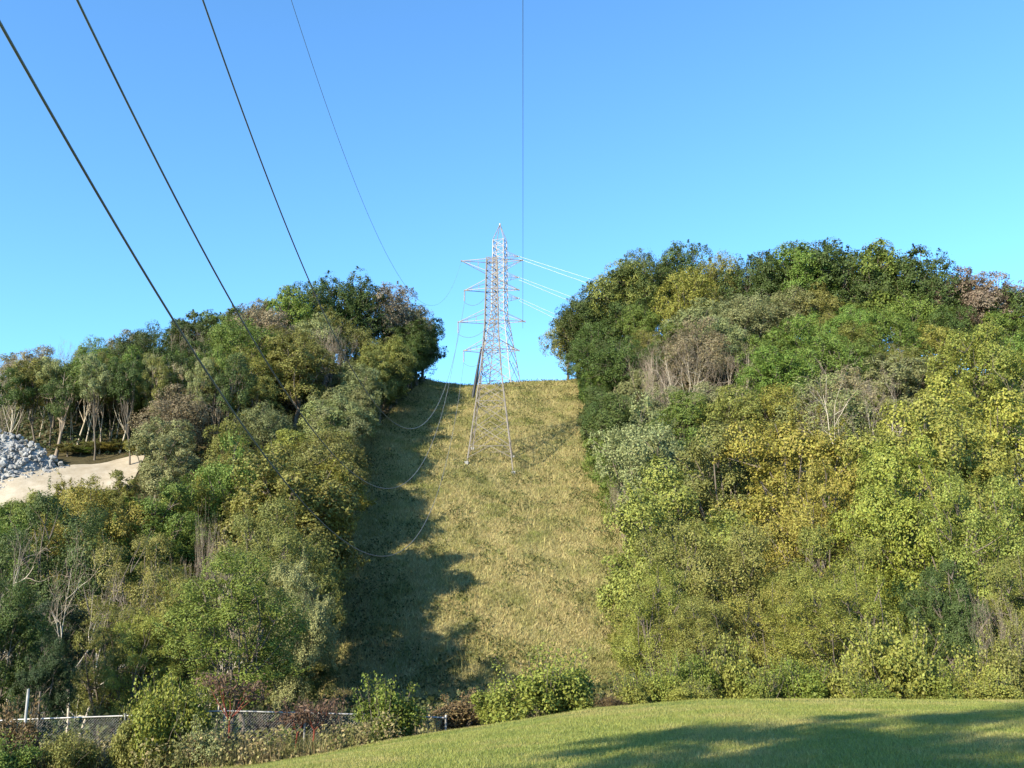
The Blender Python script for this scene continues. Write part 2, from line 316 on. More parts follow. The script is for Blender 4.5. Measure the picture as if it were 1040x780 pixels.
TONE = {'dark': (0.072, 0.105, 0.027), 'mid': (0.132, 0.186, 0.036), 'bright': (0.185, 0.215, 0.04), 'olive': (0.185, 0.187, 0.047), 'lime': (0.22, 0.232, 0.048), 'gold': (0.27, 0.246, 0.05), 'grey': (0.21, 0.228, 0.094), 'brown': (0.22, 0.19, 0.11), 'pink': (0.215, 0.175, 0.115), 'shaded': (0.04, 0.062, 0.022)}  # last tone: leaf colour darkened to carry the shade on shadowed crowns
WORD = {'dark': 'dark green', 'mid': 'mid green', 'bright': 'bright green', 'olive': 'olive green', 'lime': 'yellow-green', 'gold': 'golden yellow',
        'grey': 'grey-green', 'brown': 'brownish', 'pink': 'pinkish brown', 'shaded': 'shadowy green', 'bare': 'bare pale-limbed', 'twig': 'bare'}
TONEMAP = [(15,400,'twig'),(55,375,'twig'),(110,350,'mid'),(150,350,'dark'),(180,352,'twig'),(205,335,'dark'),(85,345,'brown'),(130,450,'olive'),(240,330,'mid'),(262,305,'brown'),
  (285,325,'brown'),(300,295,'dark'),(340,298,'dark'),(385,305,'dark'),(408,320,'brown'),(430,345,'dark'),(318,345,'twig'),(372,350,'olive'),(300,372,'olive'),(220,385,'lime'),(250,405,'olive'),
  (280,425,'twig'),(330,392,'grey'),(352,432,'grey'),(200,440,'olive'),(188,398,'brown'),(172,470,'grey'),(240,462,'olive'),(292,470,'lime'),(338,470,'olive'),(368,482,'lime'),(395,430,'dark'),(410,400,'shaded'),
  (120,500,'gold'),(92,495,'lime'),(62,522,'dark'),(165,505,'mid'),(145,540,'olive'),(215,522,'brown'),(240,560,'bare'),(300,560,'grey'),(340,555,'olive'),(345,600,'olive'),(40,560,'bare'),
  (95,570,'bare'),(185,600,'lime'),(125,625,'olive'),(235,620,'bright'),(292,620,'grey'),(330,640,'dark'),(15,600,'dark'),(50,650,'shaded'),(270,520,'olive'),
  (580,340,'dark'),(600,310,'dark'),(625,290,'dark'),(640,258,'olive'),(655,250,'dark'),(692,285,'gold'),(720,270,'olive'),(690,247,'dark'),(770,265,'dark'),(840,250,'dark'),(885,268,'mid'),
  (940,270,'dark'),(1000,285,'pink'),(1032,292,'dark'),(680,345,'bare'),(745,362,'bare'),(722,312,'grey'),(782,312,'grey'),(830,312,'olive'),(900,322,'mid'),(985,338,'lime'),(1030,345,'mid'),
  (850,382,'bare'),(885,372,'bare'),(640,382,'grey'),(700,392,'grey'),(605,425,'dark'),(770,382,'mid'),(650,432,'grey'),(945,395,'lime'),(965,375,'gold'),(1022,395,'bare'),(800,440,'gold'),
  (732,440,'olive'),(655,485,'lime'),(628,510,'twig'),(605,500,'dark'),(700,525,'olive'),(760,500,'olive'),(820,485,'gold'),(905,470,'bright'),(1000,480,'lime'),(740,585,'lime'),(830,560,'lime'),
  (930,540,'bright'),(1015,575,'twig'),(640,600,'lime'),(780,625,'lime'),(950,630,'dark'),(1005,630,'twig'),(690,440,'mid'),(820,350,'mid'),(960,310,'dark'),(620,350,'dark'),(590,380,'mid'),(615,460,'mid')]
TMX = np.array([t_[:2] for t_ in TONEMAP], float); TMT = [t_[2] for t_ in TONEMAP]
def tone_at(px, py): return TMT[int((((TMX - [px, py]) * [1, 1.1]) ** 2).sum(1).argmin())]
SKX = np.array([-200, 0,60,110,150,200,260,285,300,330,370,400,425,440,450,457, 553,560,564,572,592,620,650,690,740,770,800,850,890,930,960,990,1040,1300])
SKY_ = np.array([375, 354,347,337,332,314,302,292,284,279,277,285,308,333,362,388, 385,362,345,322,292,266,249,243,262,258,245,237,241,256,266,276,290,330])
def skyline(px): return np.interp(px, SKX, SKY_)

# ---- where trees stand: (x, y, height, crown radius, class, tone)
TREES = []
EDGE_Y = np.array([300, 340, 380, 400, 430, 460, 500, 540, 580, 640, 700]); EDGE_L = np.array([425, 442, 450, 434, 404, 388, 374, 362, 354, 346, 334])
EDGE_R = np.array([566, 562, 570, 577, 586, 591, 597, 602, 607, 620, 630])
r = np.random.default_rng(5)
def free_ok(x, y, sep):
    return all((x - q['x']) ** 2 + (y - q['y']) ** 2 > (sep * .5 + q['sep'] * .5) ** 2 for q in TREES)
def add_tree(x, y, cls=None, tone=None, H=None, Rw=None, sep=5.0, top=None, force=False):
    """top: picture height its crown reaches; otherwise the skyline only caps it"""
    z = tz(x, y)
    if H is None: H = r.uniform(11.5, 16) if y > 85 else r.uniform(9, 13)
    px0, py0 = proj(x, y, z); px1, py1 = proj(x, y, z + H)
    if top is not None: H = unproj(px1, top, y)[2] - z
    else:
        cap = skyline(px1)
        if py1 < cap + 1: H = unproj(px1, cap + 1, y)[2] - z
    if H < 1.3: return None
    if Rw is None: Rw = np.clip(H * r.uniform(.34, .44), 2.2, 6.5)
    elif cls in ('NEAR', 'LANK'): Rw = max(Rw, .25 * H)
    elif cls not in ('OPEN', 'TWIG'): Rw = max(Rw, .31 * H)
    # crown rim must not rise over the skyline nor spread into the open strip
    if tone is None:
        px, py = proj(x, y, z + H * .72); tone = tone_at(px, py)
        if tone in ('bare', 'twig') and cls is None and r.random() < .6: tone = ('grey', 'olive', 'mid', 'brown')[int(r.integers(4))]
    for hh in (.35, .6, .8):
        pxc, pyc = proj(x, y, z + H * hh); sc = F / (y * CP + (z + H * hh) * SP); rim = Rw * (1 if hh < .7 else .75) * (1.5 if (cls in ('BARE', 'TWIG') or tone in ('bare', 'twig')) else .94)
        if x < -3 and y < 186: x = min(x, x + (np.interp(pyc, EDGE_Y, EDGE_L) - pxc) / sc - rim)
        elif x >= -3 and y < 186: x = max(x, x + (np.interp(pyc, EDGE_Y, EDGE_R) - pxc) / sc + rim)
    z = tz(x, y)
    px, py = proj(x, y, z + H * .72)
    if tone is None:
        tone = tone_at(px, py)
        if tone in ('bare', 'twig') and cls is None and r.random() < .6: tone = ('grey', 'olive', 'mid', 'brown')[int(r.integers(4))]
    q = dict(x=x, y=y, z=z, H=H, R=Rw, cls=cls, tone=tone, sep=sep, px=px, py=py); TREES.append(q); return q
def at_px(px, py_top, D, tone, cls=None, R=None, H=None):
    """a tree whose crown shows at px with its top at py_top, standing D metres off"""
    p = unproj(px, py_top, D); x = p[0]
    if R is not None: R = R * (D * CP + p[2] * SP) / F
    return add_tree(x, D, cls, tone, Rw=R, top=py_top, sep=4.5)
# skyline trees, left hill then right hill
for px, D, tone, rpx in ((8,138,'twig',30),(40,140,'brown',26),(72,142,'twig',28),(104,146,'mid',26),(136,150,'brown',24),(165,153,'dark',24),(196,158,'dark',26),(228,160,'mid',26),(258,163,'brown',24),
    (288,168,'mid',22),(312,172,'dark',24),(342,176,'dark',30),(372,180,'dark',26),(398,184,'brown',22),(418,188,'brown',17),(430,190,'dark',15),
    (576,194,'olive',17),(586,190,'dark',20),(606,187,'dark',24),(632,185,'olive',24),(656,184,'dark',26),(690,186,'dark',26),(722,182,'olive',26),(756,180,'dark',24),(786,178,'dark',28),(818,176,'mid',28),(850,174,'dark',28),
    (884,172,'mid',28),(915,169,'dark',26),(944,166,'dark',26),(972,163,'pink',22),(1000,160,'pink',24),(1026,158,'dark',24),(1052,156,'mid',26)):
    at_px(px, skyline(px), D, tone, None, rpx)
# chosen trees of the photograph, front to back
for a in ((190,580,42,'lime','NEAR',50),(240,586,44,'bright','LANK',40),(150,606,40,'lime','LANK',30),(125,600,41,'olive','LANK',44),(300,560,50,'grey','NEAR',40),(335,560,62,'olive','LOW',34),(15,580,36,'dark','NEAR',46),(52,640,35,'shaded','NEAR',28),
    (38,515,50,'bare','BARE',62),(98,530,47,'bare','BARE',62),(245,520,56,'bare','BARE',52),(145,520,66,'olive','LANK',40),(215,505,72,'brown','TWIG',34),
    (62,495,80,'dark','LOW',26),(110,478,90,'gold','LOW',34),(160,478,90,'mid','LOW',36),(175,440,104,'grey','LOW',30),(312,540,84,'olive','LOW',36),(320,560,76,'olive','LOW',36),(322,582,69,'dark','LOW',34),(326,610,62,'dark','LOW',30),(335,515,92,'olive','LOW',34),(8,512,92,'mid','LOW',26),(35,503,95,'mid','LOW',22),(100,482,103,'gold','LOW',22),(124,476,104,'olive','LOW',20),(290,445,96,'lime','LOW',36),(245,440,100,'mid','LOW',32),(340,450,92,'olive','LOW',34),(372,460,98,'lime','LOW',26),
    (330,525,72,'olive','LOW',32),(280,500,80,'olive','LOW',36),(195,480,96,'lime','LOW',32),
    (690,322,140,'bare','BARE',44),(655,350,138,'twig','TWIG',34),(745,338,136,'bare','BARE',36),(852,345,112,'bare','BARE',40),(888,352,116,'bare','BARE',36),(1020,365,84,'bare','BARE',46),(1010,590,37,'twig','TWIG',40),(990,460,46,'lime','LANK',44),
    (945,388,60,'lime','NEAR',64),(905,430,52,'bright','NEAR',60),(970,362,72,'gold','NEAR',50),(820,455,58,'gold','LANK',50),(800,405,82,'gold','LOW',40),(745,505,50,'olive','LANK',56),(830,510,46,'lime','LANK',56),(690,500,52,'olive','LANK',46),
    (655,458,62,'lime','LOW',40),(640,560,44,'lime','LANK',38),(780,575,42,'lime','LANK',50),(955,560,40,'dark','NEAR',36),(1035,540,40,'lime','LANK',44),(870,560,41,'lime','LANK',50),(710,590,41,'lime','LANK',44),
    (985,325,128,'lime','FAR',24),(692,268,168,'gold','FAR',36),(640,300,176,'dark','FAR',30),(600,345,172,'dark','FAR',28),(628,480,70,'twig','TWIG',26),(735,420,90,'olive','LOW',42),(690,420,98,'grey','LOW',42),(650,400,112,'grey','LOW',40)):
    at_px(*a)
# tall open-crowned trees behind the rubble heap and track
for px, D, base, top in ((12,124,470,372),(34,127,468,362),(58,122,468,365),(78,128,466,352),(98,124,465,362),(116,129,464,350),(134,126,462,362),(152,131,462,348),(172,128,460,362),(192,133,458,340),(212,129,456,365)):
    x = (px - 520) / F * (D * CP + 20 * SP)
    add_tree(x, D, 'OPEN', None, Rw=r.uniform(3.0, 4.2), top=top + r.uniform(-4, 6), sep=3)
for i in range(11):
    px = -20 + i * 24; D = 134 + (i % 3) * 2.5; x = (px - 520) / F * (D * CP + 22 * SP)
    add_tree(x, D, 'LOW', ('dark', 'mid', 'shaded', 'olive')[i % 4], H=r.uniform(9, 12), Rw=r.uniform(3.6, 4.6), sep=3)
for i, px in enumerate(range(2, 236, 12)):
    D = 121 + (i * 7) % 11; x = (px - 520) / F * (D * CP + 20 * SP)
    if px > 66 or D > 125: add_tree(x, D, 'OPEN', ('grey', 'olive', 'mid', 'dark')[i % 4], Rw=r.uniform(2.2, 3.2), top=360 - px * .06 + r.uniform(-4, 18), sep=2)
for px, D, top, tone in ((70,122.5,449,'olive'),(83,123.5,452,'mid'),(97,124.5,446,'olive'),(111,125,449,'gold'),(124,125.5,445,'olive'),(137,124,446,'lime'),(20,131,440,'gold'),(3,99.5,505,'mid'),(26,100.5,499,'olive'),(48,101.5,494,'lime'),(68,103,488,'gold')):
    at_px(px, top, D, tone, 'LOW', 13)
for i, px in enumerate(range(610, 1050, 34)):
    q_ = at_px(px, skyline(px) + 24, 187 if px < 880 else 172, ('dark', 'mid')[i % 2], 'FAR', 30)
    if q_: q_['keep'] = True
# the rest of the wood, filled outwards from the camera
for pas, sep in ((0, 6.4), (1, 5.6)):
    for _ in range(5200):
        y = r.uniform(36, 192); x = r.uniform(-.66 * y - 6, .66 * y + 6)
        if y > 175 and x < -30: continue
        L_, R_ = np.interp(y, SY, SL), np.interp(y, SY, SR)
        z = tz(x, y); px, py = proj(x, y, z + 8)
        rad = 3.4 if y > 80 else 3.6
        if y > 80:
            if L_ - rad * .75 < x < R_ + rad * .85: continue
        else:
            pl, pr = proj(x - rad, y, z + 6)[0], proj(x + rad, y, z + 6)[0]
            if pr > 352 and pl < 622: continue
        if -140 < x < -46.5 and 94 < y < 122: continue
        if x < -72 and 66 < y < 125: continue
        if x < -40 and 80 < y < 95 and py < 540: continue
        if not free_ok(x, y, sep): continue
        H = None
        if y < 75: H = r.uniform(6, 9.5)
        if px < 130 and 62 < y < 100: H = r.uniform(5, 7)
        if 100 < px < 330 and 100 < y < 135 and x > -46: H = r.uniform(9, 12)
        add_tree(x, y, None, None, H=H, sep=sep)
# low trees lining both sides of the open strip, leafy to the ground
for side, ys in ((-1, np.arange(80, 192, 3.7)), (1, np.arange(84, 192, 4.6))):
    for y in ys:
        y = y + r.uniform(-1, 1); e = np.interp(y, SY, SL if side < 0 else SR); Rw = r.uniform(2.3, 3.2) if side > 0 else r.uniform(3.2, 4.2)
        x = e + side * Rw * (.85 if side > 0 else 1.0)
        add_tree(x, y, 'LOW', None, H=r.uniform(7, 12) if side > 0 else r.uniform(11, 15), Rw=Rw, sep=3)

# leave out trees hidden behind others: paint crown outlines front to back on a coarse picture grid
Q = 4; grid = np.zeros((780 // Q, 1040 // Q), bool); yy, xx = np.mgrid[0:780 // Q, 0:1040 // Q] * Q + Q / 2
# ground line in front (lawn crest and bushes) hides what lies below it
for q in sorted(TREES, key=lambda q: q['y']):
    sol = {'BARE': .0, 'TWIG': .0, 'OPEN': .35, 'LANK': .8}.get(q['cls'], 1.0)
    d = q['y'] * CP + q['z'] * SP; s = F / d
    bx, by = proj(q['x'], q['y'], q['z']); tx, ty = proj(q['x'], q['y'], q['z'] + q['H'])
    cbs = .5 if q['cls'] == 'OPEN' else .1
    cyy = ty + (by - ty) * (1 - cbs) / 2; ry = (by - ty) * (1 - cbs) / 2; rx = q['R'] * s
    ell = ((xx - tx) / rx) ** 2 + ((yy - cyy) / ry) ** 2 < 1
    ell &= yy < 715
    q['vis'] = (ell & ~grid).sum() * Q * Q
    core = ((xx - tx) / rx) ** 2 + ((yy - cyy) / ry) ** 2 < .8
    if sol > .6: grid |= core
    if sol == 0: q['vis'] = max(q['vis'], 60)
TREES = [q for q in TREES if q['vis'] > 55 or q.get('keep')]

# ---- labels that single trees out: look, then place in the wood, then order within that place
def zone(q):
    side = 'left' if q['x'] < -3 else 'right'
    e = np.interp(q['y'], SY, SL) - q['x'] if q['x'] < -3 else q['x'] - np.interp(q['y'], SY, SR)
    _, ty = proj(q['x'], q['y'], q['z'] + q['H'])
    if ty < skyline(q['px']) + 9: return side, f'on the skyline of the {side} hill'
    if q['y'] > 82 and e < 4.2: return side, f'along the {side} strip edge'
    if q['cls'] == 'OPEN': return side, ('above the rubble heap' if q['px'] < 72 else 'behind the dirt track' if q['px'] < 140 else 'right of the dirt track')
    if q['y'] < 48: return side, 'behind the fence' if side == 'left' else 'behind the lawn bushes'
    for lim, w in ((75, 'at the foot of'), (108, 'low on'), (140, 'halfway up'), (999, 'high on')):
        if q['y'] < lim: return side, f'{w} the {side} hill'
def kind_of(q):
    c = q['cls']
    if c == 'BARE': return 'leafless pale tree'
    if c == 'TWIG': return 'leafless twiggy tree'
    if c == 'OPEN': return 'tall bare-trunked tree'
    if c == 'LANK': return 'thin-stemmed tree'
    if c == 'LOW': return 'low-crowned tree'
    return 'big-leaved tree' if c == 'NEAR' else 'round-crowned tree'
for q in TREES:
    if q['cls'] is None: q['cls'] = 'FAR' if q['y'] > 88 else ('LOW' if q['y'] > 58 else ('LANK' if r.random() < .6 else 'NEAR'))
    if q['tone'] == 'bare' and q['cls'] not in ('BARE', 'TWIG'): q['cls'] = 'BARE'
    if q['tone'] == 'twig' and q['cls'] not in ('BARE', 'TWIG', 'OPEN'): q['cls'] = 'TWIG'
    if q['tone'] in ('bare', 'twig') and q['cls'] == 'OPEN': q['tone'] = ('olive', 'dark', 'mid')[int(q['px']) % 3]
    if q['cls'] in ('BARE', 'TWIG'): q['look'] = kind_of(q)
    else: q['look'] = f"{WORD[q['tone']]} {kind_of(q)}"
    q['zone'] = zone(q)
from collections import defaultdict
cl = defaultdict(list)
for q in TREES: cl[(q['look'], q['zone'][1])].append(q)
ORD = ['first', 'second', 'third', 'fourth', 'fifth', 'sixth', 'seventh', 'eighth', 'ninth', 'tenth', 'eleventh', 'twelfth', 'thirteenth', 'fourteenth', 'fifteenth', 'sixteenth', 'seventeenth', 'eighteenth', 'nineteenth', 'twentieth', 'twenty-first', 'twenty-second', 'twenty-third', 'twenty-fourth', 'twenty-fifth', 'twenty-sixth', 'twenty-seventh', 'twenty-eighth', 'twenty-ninth', 'thirtieth']
for (look, zn), qs in cl.items():
    qs.sort(key=lambda q: q['px'])
    for i, q in enumerate(qs):
        if len(qs) == 1: q['label'] = f'{look} standing {zn}'
        elif len(qs) == 2: q['label'] = f"{('left', 'right')[i]}-hand {look} of two {zn}"
        else: q['label'] = f'{ORD[i]} {look} from the left {zn}'
PROTO = dict(FAR=FAR, LOW=LOW, OPEN=OPEN, NEAR=NEAR, LANK=LANK, LOWN=LOWN, BARE=BARE, TWIG=TWIG)
for n, q in enumerate(TREES):
    lib = PROTO['LOWN' if q['cls'] == 'LOW' and q['y'] < 92 else q['cls']]; mt_, mc_, h0, r0 = lib[int(r.integers(len(lib)))]
    bare = q['cls'] in ('BARE', 'TWIG')
    root = thing('bare_tree' if bare else 'broadleaf_tree', q['label'], 'tree', (q['x'], q['y'], q['z']), f"trees {q['zone'][1]}", r.uniform(0, 6.28))
    sxy = q['R'] / r0 / (1.0 if bare else 1.0); root.scale = (sxy, sxy, q['H'] / h0)
    root.rotation_euler.x, root.rotation_euler.y = r.normal(size=2) * (.06 if q['cls'] == 'OPEN' else .025)
    link('trunk', mt_, root)
    c = link('branches' if bare else 'crown', mc_, root)
    if not bare:
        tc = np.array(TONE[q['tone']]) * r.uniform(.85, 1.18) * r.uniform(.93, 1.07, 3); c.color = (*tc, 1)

# ------------------------------------------------------------------ bushes along the lawn edge and fence
def bush_proto(seed, H, Rw, leaves, L, Wd, nl=9, jit=.35, spiky=False):
    r = np.random.default_rng(seed); lobes = []
    for i in range(nl):
        a_, q = r.uniform(0, 6.28), r.uniform(.1, .68); z = H * r.uniform(.22, .68) * (1 - .4 * q)
        lobes.append((np.cos(a_) * Rw * q, np.sin(a_) * Rw * q, z, Rw * r.uniform(.3, .5)))
    ms = MB()
    for i in range(16):
        a_ = r.uniform(0, 6.28); k = r.uniform(.2, 1) * Rw
        limb(ms, (np.cos(a_) * .15, np.sin(a_) * .15, -.25), (np.cos(a_) * k, np.sin(a_) * k, H * r.uniform(.5, .95)), .022, .006, r, 4)
    c, nd = crown_points(lobes, leaves, r, 14, jit)
    if spiky:   # upright shoots that stand above the mass
        for i in range(14):
            a_ = r.uniform(0, 6.28); k = r.uniform(.1, .9) * Rw; top = np.array([np.cos(a_) * k, np.sin(a_) * k, H * r.uniform(.85, 1.12)])
            bot = top * [.55, .55, .3]; limb(ms, bot, top, .014, .005, r, 4)
            tt = r.random((60, 1)) ** .7; cc = bot + (top - bot) * tt + r.normal(size=(60, 3)) * .1; c = np.concatenate([c, cc]); nd = np.concatenate([nd, unit(60, r)])
    c[:, 2] = np.maximum(c[:, 2], .03)
    v, f = leaf_quads(c, nd * .6 + unit(len(c), r) * .8 + [0, 0, .3], L, Wd, r)
    return ms.mesh('stems', M_BARK, True), raw_mesh('foliage', v, f, M_LEAF), H, Rw
BUSH = [bush_proto(800, 2, 1.7, 12500, .105, .07, 14, .3, True), bush_proto(801, 2, 1.6, 11500, .1, .07, 13, .3, True), bush_proto(802, 2, 1.5, 7500, .115, .075, 10, .38, True), bush_proto(803, 2, 1.8, 14000, .095, .065, 16, .3, True)]
def bush(px, top, hwp, D, tone, label, proto=0, group='bushes along the lawn edge', name='bush', base=None):
    p = unproj(px, top, D); z = tz(p[0], D) - .05; H = p[2] - z; s = (D * CP + p[2] * SP) / F
    ms_, mf_, h0, r0 = BUSH[proto]
    o = thing(name, label, 'bush', (p[0], D, z), group, r.uniform(0, 6.28)); o.scale = (hwp * s / r0, hwp * s / r0, H / h0 * .98)
    link('stems', ms_, o); f_ = link('foliage', mf_, o); tc = TONE[tone] if isinstance(tone, str) else tone
    f_.color = (*(np.array(tc) * r.uniform(.92, 1.1)), 1)
LG, YG, RD, RU = (.15, .19, .032), (.18, .2, .032), (.16, .115, .05), (.085, .058, .035)
bush(552, 662, 56, 28.5, (.21, .24, .045), 'big rounded leafy bush at the lawn edge below the grass strip', 0)
bush(510, 688, 40, 29, 'bright', 'lower green bush touching the left side of the big rounded bush', 1)
bush(588, 703, 24, 28.5, YG, 'small bright bush tucked against the right side of the big rounded bush', 3)
bush(470, 704, 34, 30, RD, 'rusty dry shrub beside the end post of the fence', 2)
bush(392, 690, 42, 28.2, LG, 'pale green bush with upright shoots leaning over the fence rail', 2)
bush(180, 686, 48, 28.2, YG, 'yellow-green bush growing over the middle of the fence', 3)
bush(140, 712, 30, 28, 'olive', 'olive bramble in front of the fence left of the yellow-green bush', 1)
bush(205, 728, 34, 27.6, 'grey', 'grey-green bramble at the foot of the yellow-green bush', 0)
bush(18, 716, 34, 27.8, RD, 'rusty-leaved shrub by the leaning post', 2)
bush(8, 745, 40, 26.5, 'mid', 'green weedy bush below the rusty-leaved shrub', 1)
bush(75, 742, 34, 27.5, 'olive', 'low olive bramble between the leaning post and the short post', 3)
bush(300, 712, 26, 30.5, RU, 'dark red sumac clump behind the fence', 2, 'sumac by the fence', 'sumac')
bush(335, 708, 26, 30.8, RU, 'dark red sumac spreading beside the pale green bush', 1, 'sumac by the fence', 'sumac')
bush(268, 722, 22, 30.2, RU, 'low dark red sumac just right of the red-stemmed sapling', 2, 'sumac by the fence', 'sumac')
for i, (px, top, hw_, D, tn, pr, lb) in enumerate((
    (618, 706, 20, 28, RD, 2, 'small reddish dry bush at the left end of the right-hand thicket'),
    (640, 683, 30, 29, 'lime', 1, 'low yellow-green bush right of the small reddish bush'),
    (668, 672, 30, 29.5, 'bright', 0, 'green bush, second hump of the thicket along the lawn'),
    (700, 664, 34, 30, LG, 3, 'bright bush, third hump of the thicket along the lawn'),
    (735, 650, 34, 30.5, 'lime', 0, 'tall yellow-green bush before a dark gap in the thicket'),
    (772, 676, 30, 29.5, 'bright', 1, 'low green bush left of the wide middle bush'),
    (812, 670, 40, 30, LG, 3, 'wide bright bush in the middle of the right-hand thicket'),
    (852, 668, 34, 30, 'lime', 0, 'yellow-green bush right of the wide middle bush'),
    (905, 632, 58, 31, 'lime', 3, 'tallest bush of the thicket along the lawn'),
    (950, 672, 36, 30, 'bright', 0, 'green bush right of the tallest bush'),
    (985, 660, 34, 30.5, 'lime', 1, 'yellow-green bush, second from the right end of the thicket'),
    (1025, 648, 38, 31, 'olive', 3, 'olive bush at the right end of the thicket'),
    (700, 690, 30, 28.6, 'lime', 1, 'low front bush under the third hump of the thicket'),
    (880, 688, 36, 29, 'bright', 1, 'low front bush below the tallest bush'),
    (1000, 684, 36, 29.3, 'lime', 0, 'low front bush near the right end of the thicket'))):
    bush(px, top, hw_, D, tn, lb, pr)

# sumac saplings: red stem, forked limbs, dry red leaf clusters
def sapling(px, top, D, label, seed, n=6):
    r_ = np.random.default_rng(seed); p = unproj(px, top, D); z = tz(p[0], D); H = p[2] - z
    o = thing('sumac_sapling', label, 'sapling', (p[0], D, z), 'red-stemmed saplings at the fence')
    ms, lv = MB(), []
    k = np.array([r_.normal() * .08, 0, H * .5]); limb(ms, (0, 0, -.2), k, .04, .03, r_, 6, .06); tips = []
    for i in range(n):
        a_ = i * 6.28 / n + r_.normal() * .3; e = k + np.array([np.cos(a_) * H * .28, np.sin(a_) * H * .28, H * r_.uniform(.25, .48)])
        limb(ms, k, e, .018, .006, r_, 5); tips.append(e)
    ms2 = ms.mesh('stem', M_REDSTEM, True); link('stem', ms2, o)
    c = np.concatenate([e + r_.normal(size=(90, 3)) * [.2, .2, .1] for e in tips])
    v, f = leaf_quads(c, unit(len(c), r_) + [0, 0, .4], .15, .05, r_)
    fo = link('foliage', raw_mesh('foliage', v, f, M_LEAF), o); fo.color = (.12, .075, .045, 1)
sapling(237, 688, 28.1, 'tallest red-stemmed sapling with dry brown tufts against the fence', 31, 7)
sapling(318, 716, 28.2, 'short red-stemmed sapling leaning at the fence left of the pale bush', 32, 4)
sapling(302, 722, 28.3, 'thin red-stemmed sapling close to the short leaning one', 33, 3)

# ------------------------------------------------------------------ chain-link fence and leaning post
FD = 29.0
fx = [unproj(px, 728, FD)[0] for px in (-60, 12, 127, 228, 310, 380, 453)]
fz = [min(tz(x, FD), -5.0) for x in fx]
ftop = [unproj(px, py, FD)[2] for px, py in ((-60, 737), (12, 731), (127, 727), (228, 722), (310, 724), (380, 726), (453, 729))]
fence = thing('chain_link_fence', 'rusting grey chain-link fence half buried in weeds beyond the lawn', 'fence', (fx[0], FD, fz[0]))
def fl(p): return np.array(p) - np.array([fx[0], FD, fz[0]])
for i, x in enumerate(fx):
    mb = MB(); mb.tube([fl((x, FD, fz[i] - .4)), fl((x, FD, ftop[i] + .04))], [.035, .035], 8); mb.tube([fl((x, FD, ftop[i] + .04)), fl((x, FD, ftop[i] + .075)), fl((x, FD, ftop[i] + .09))], [.045, .04, .005], 8)
    link('post', mb.mesh('post', M_FENCE, True), fence)
mw = MB()
for i in range(len(fx) - 1):
    mb = MB(); mb.tube([fl((fx[i] + .04, FD, ftop[i])), fl((fx[i + 1] - .04, FD, ftop[i + 1]))], [.024, .024], 8)
    link('top_rail', mb.mesh('top_rail', M_FENCE, True), fence)
    x0, x1 = fx[i] + .045, fx[i + 1] - .045
    zt = lambda x: np.interp(x, fx, ftop) - .03
    zb_ = lambda x: np.interp(x, fx, ftop) - 1.5
    for sgn in (1, -1):
        for s0 in np.arange(x0 - 1.5, x1 + 1.5, .085):
            # a 45 degree wire clipped to the panel
            pts = [(s0 + sgn * (k / 12 * 1.46), k / 12) for k in range(13)]
            pts = [(x, zb_(x) + h * 1.46) for x, h in pts if x0 < x < x1]
            if len(pts) > 1: mw.tube([fl((x, FD - .03 + sgn * .004, z)) for x, z in pts], [.0016] * len(pts), 3)
link('chain_link', mw.mesh('chain_link', M_FENCE), fence)
a_, b_ = unproj(21, 778, 27.6), unproj(29, 700, 27.8)
pl = MB(); pl.tube([a_ - [0, 0, .5], (a_ + b_) / 2, b_], [.04, .04, .04], 10); pl.tube([b_, b_ + [.002, 0, .02]], [.04, .01], 10)
tag(link('leaning_post', pl.mesh('leaning_post', M_FENCE, True)), 'tall thin grey post leaning in front of the chain-link fence', 'post')
a_, b_ = unproj(40, 728, 30.4), unproj(41, 702, 30.4)
pl = MB(); pl.tube([a_ - [0, 0, 1.6], b_], [.03, .028], 8)
tag(link('wooden_stake', pl.mesh('wooden_stake', M_BARK, True)), 'short dark stake behind the fence right of the leaning post', 'stake')

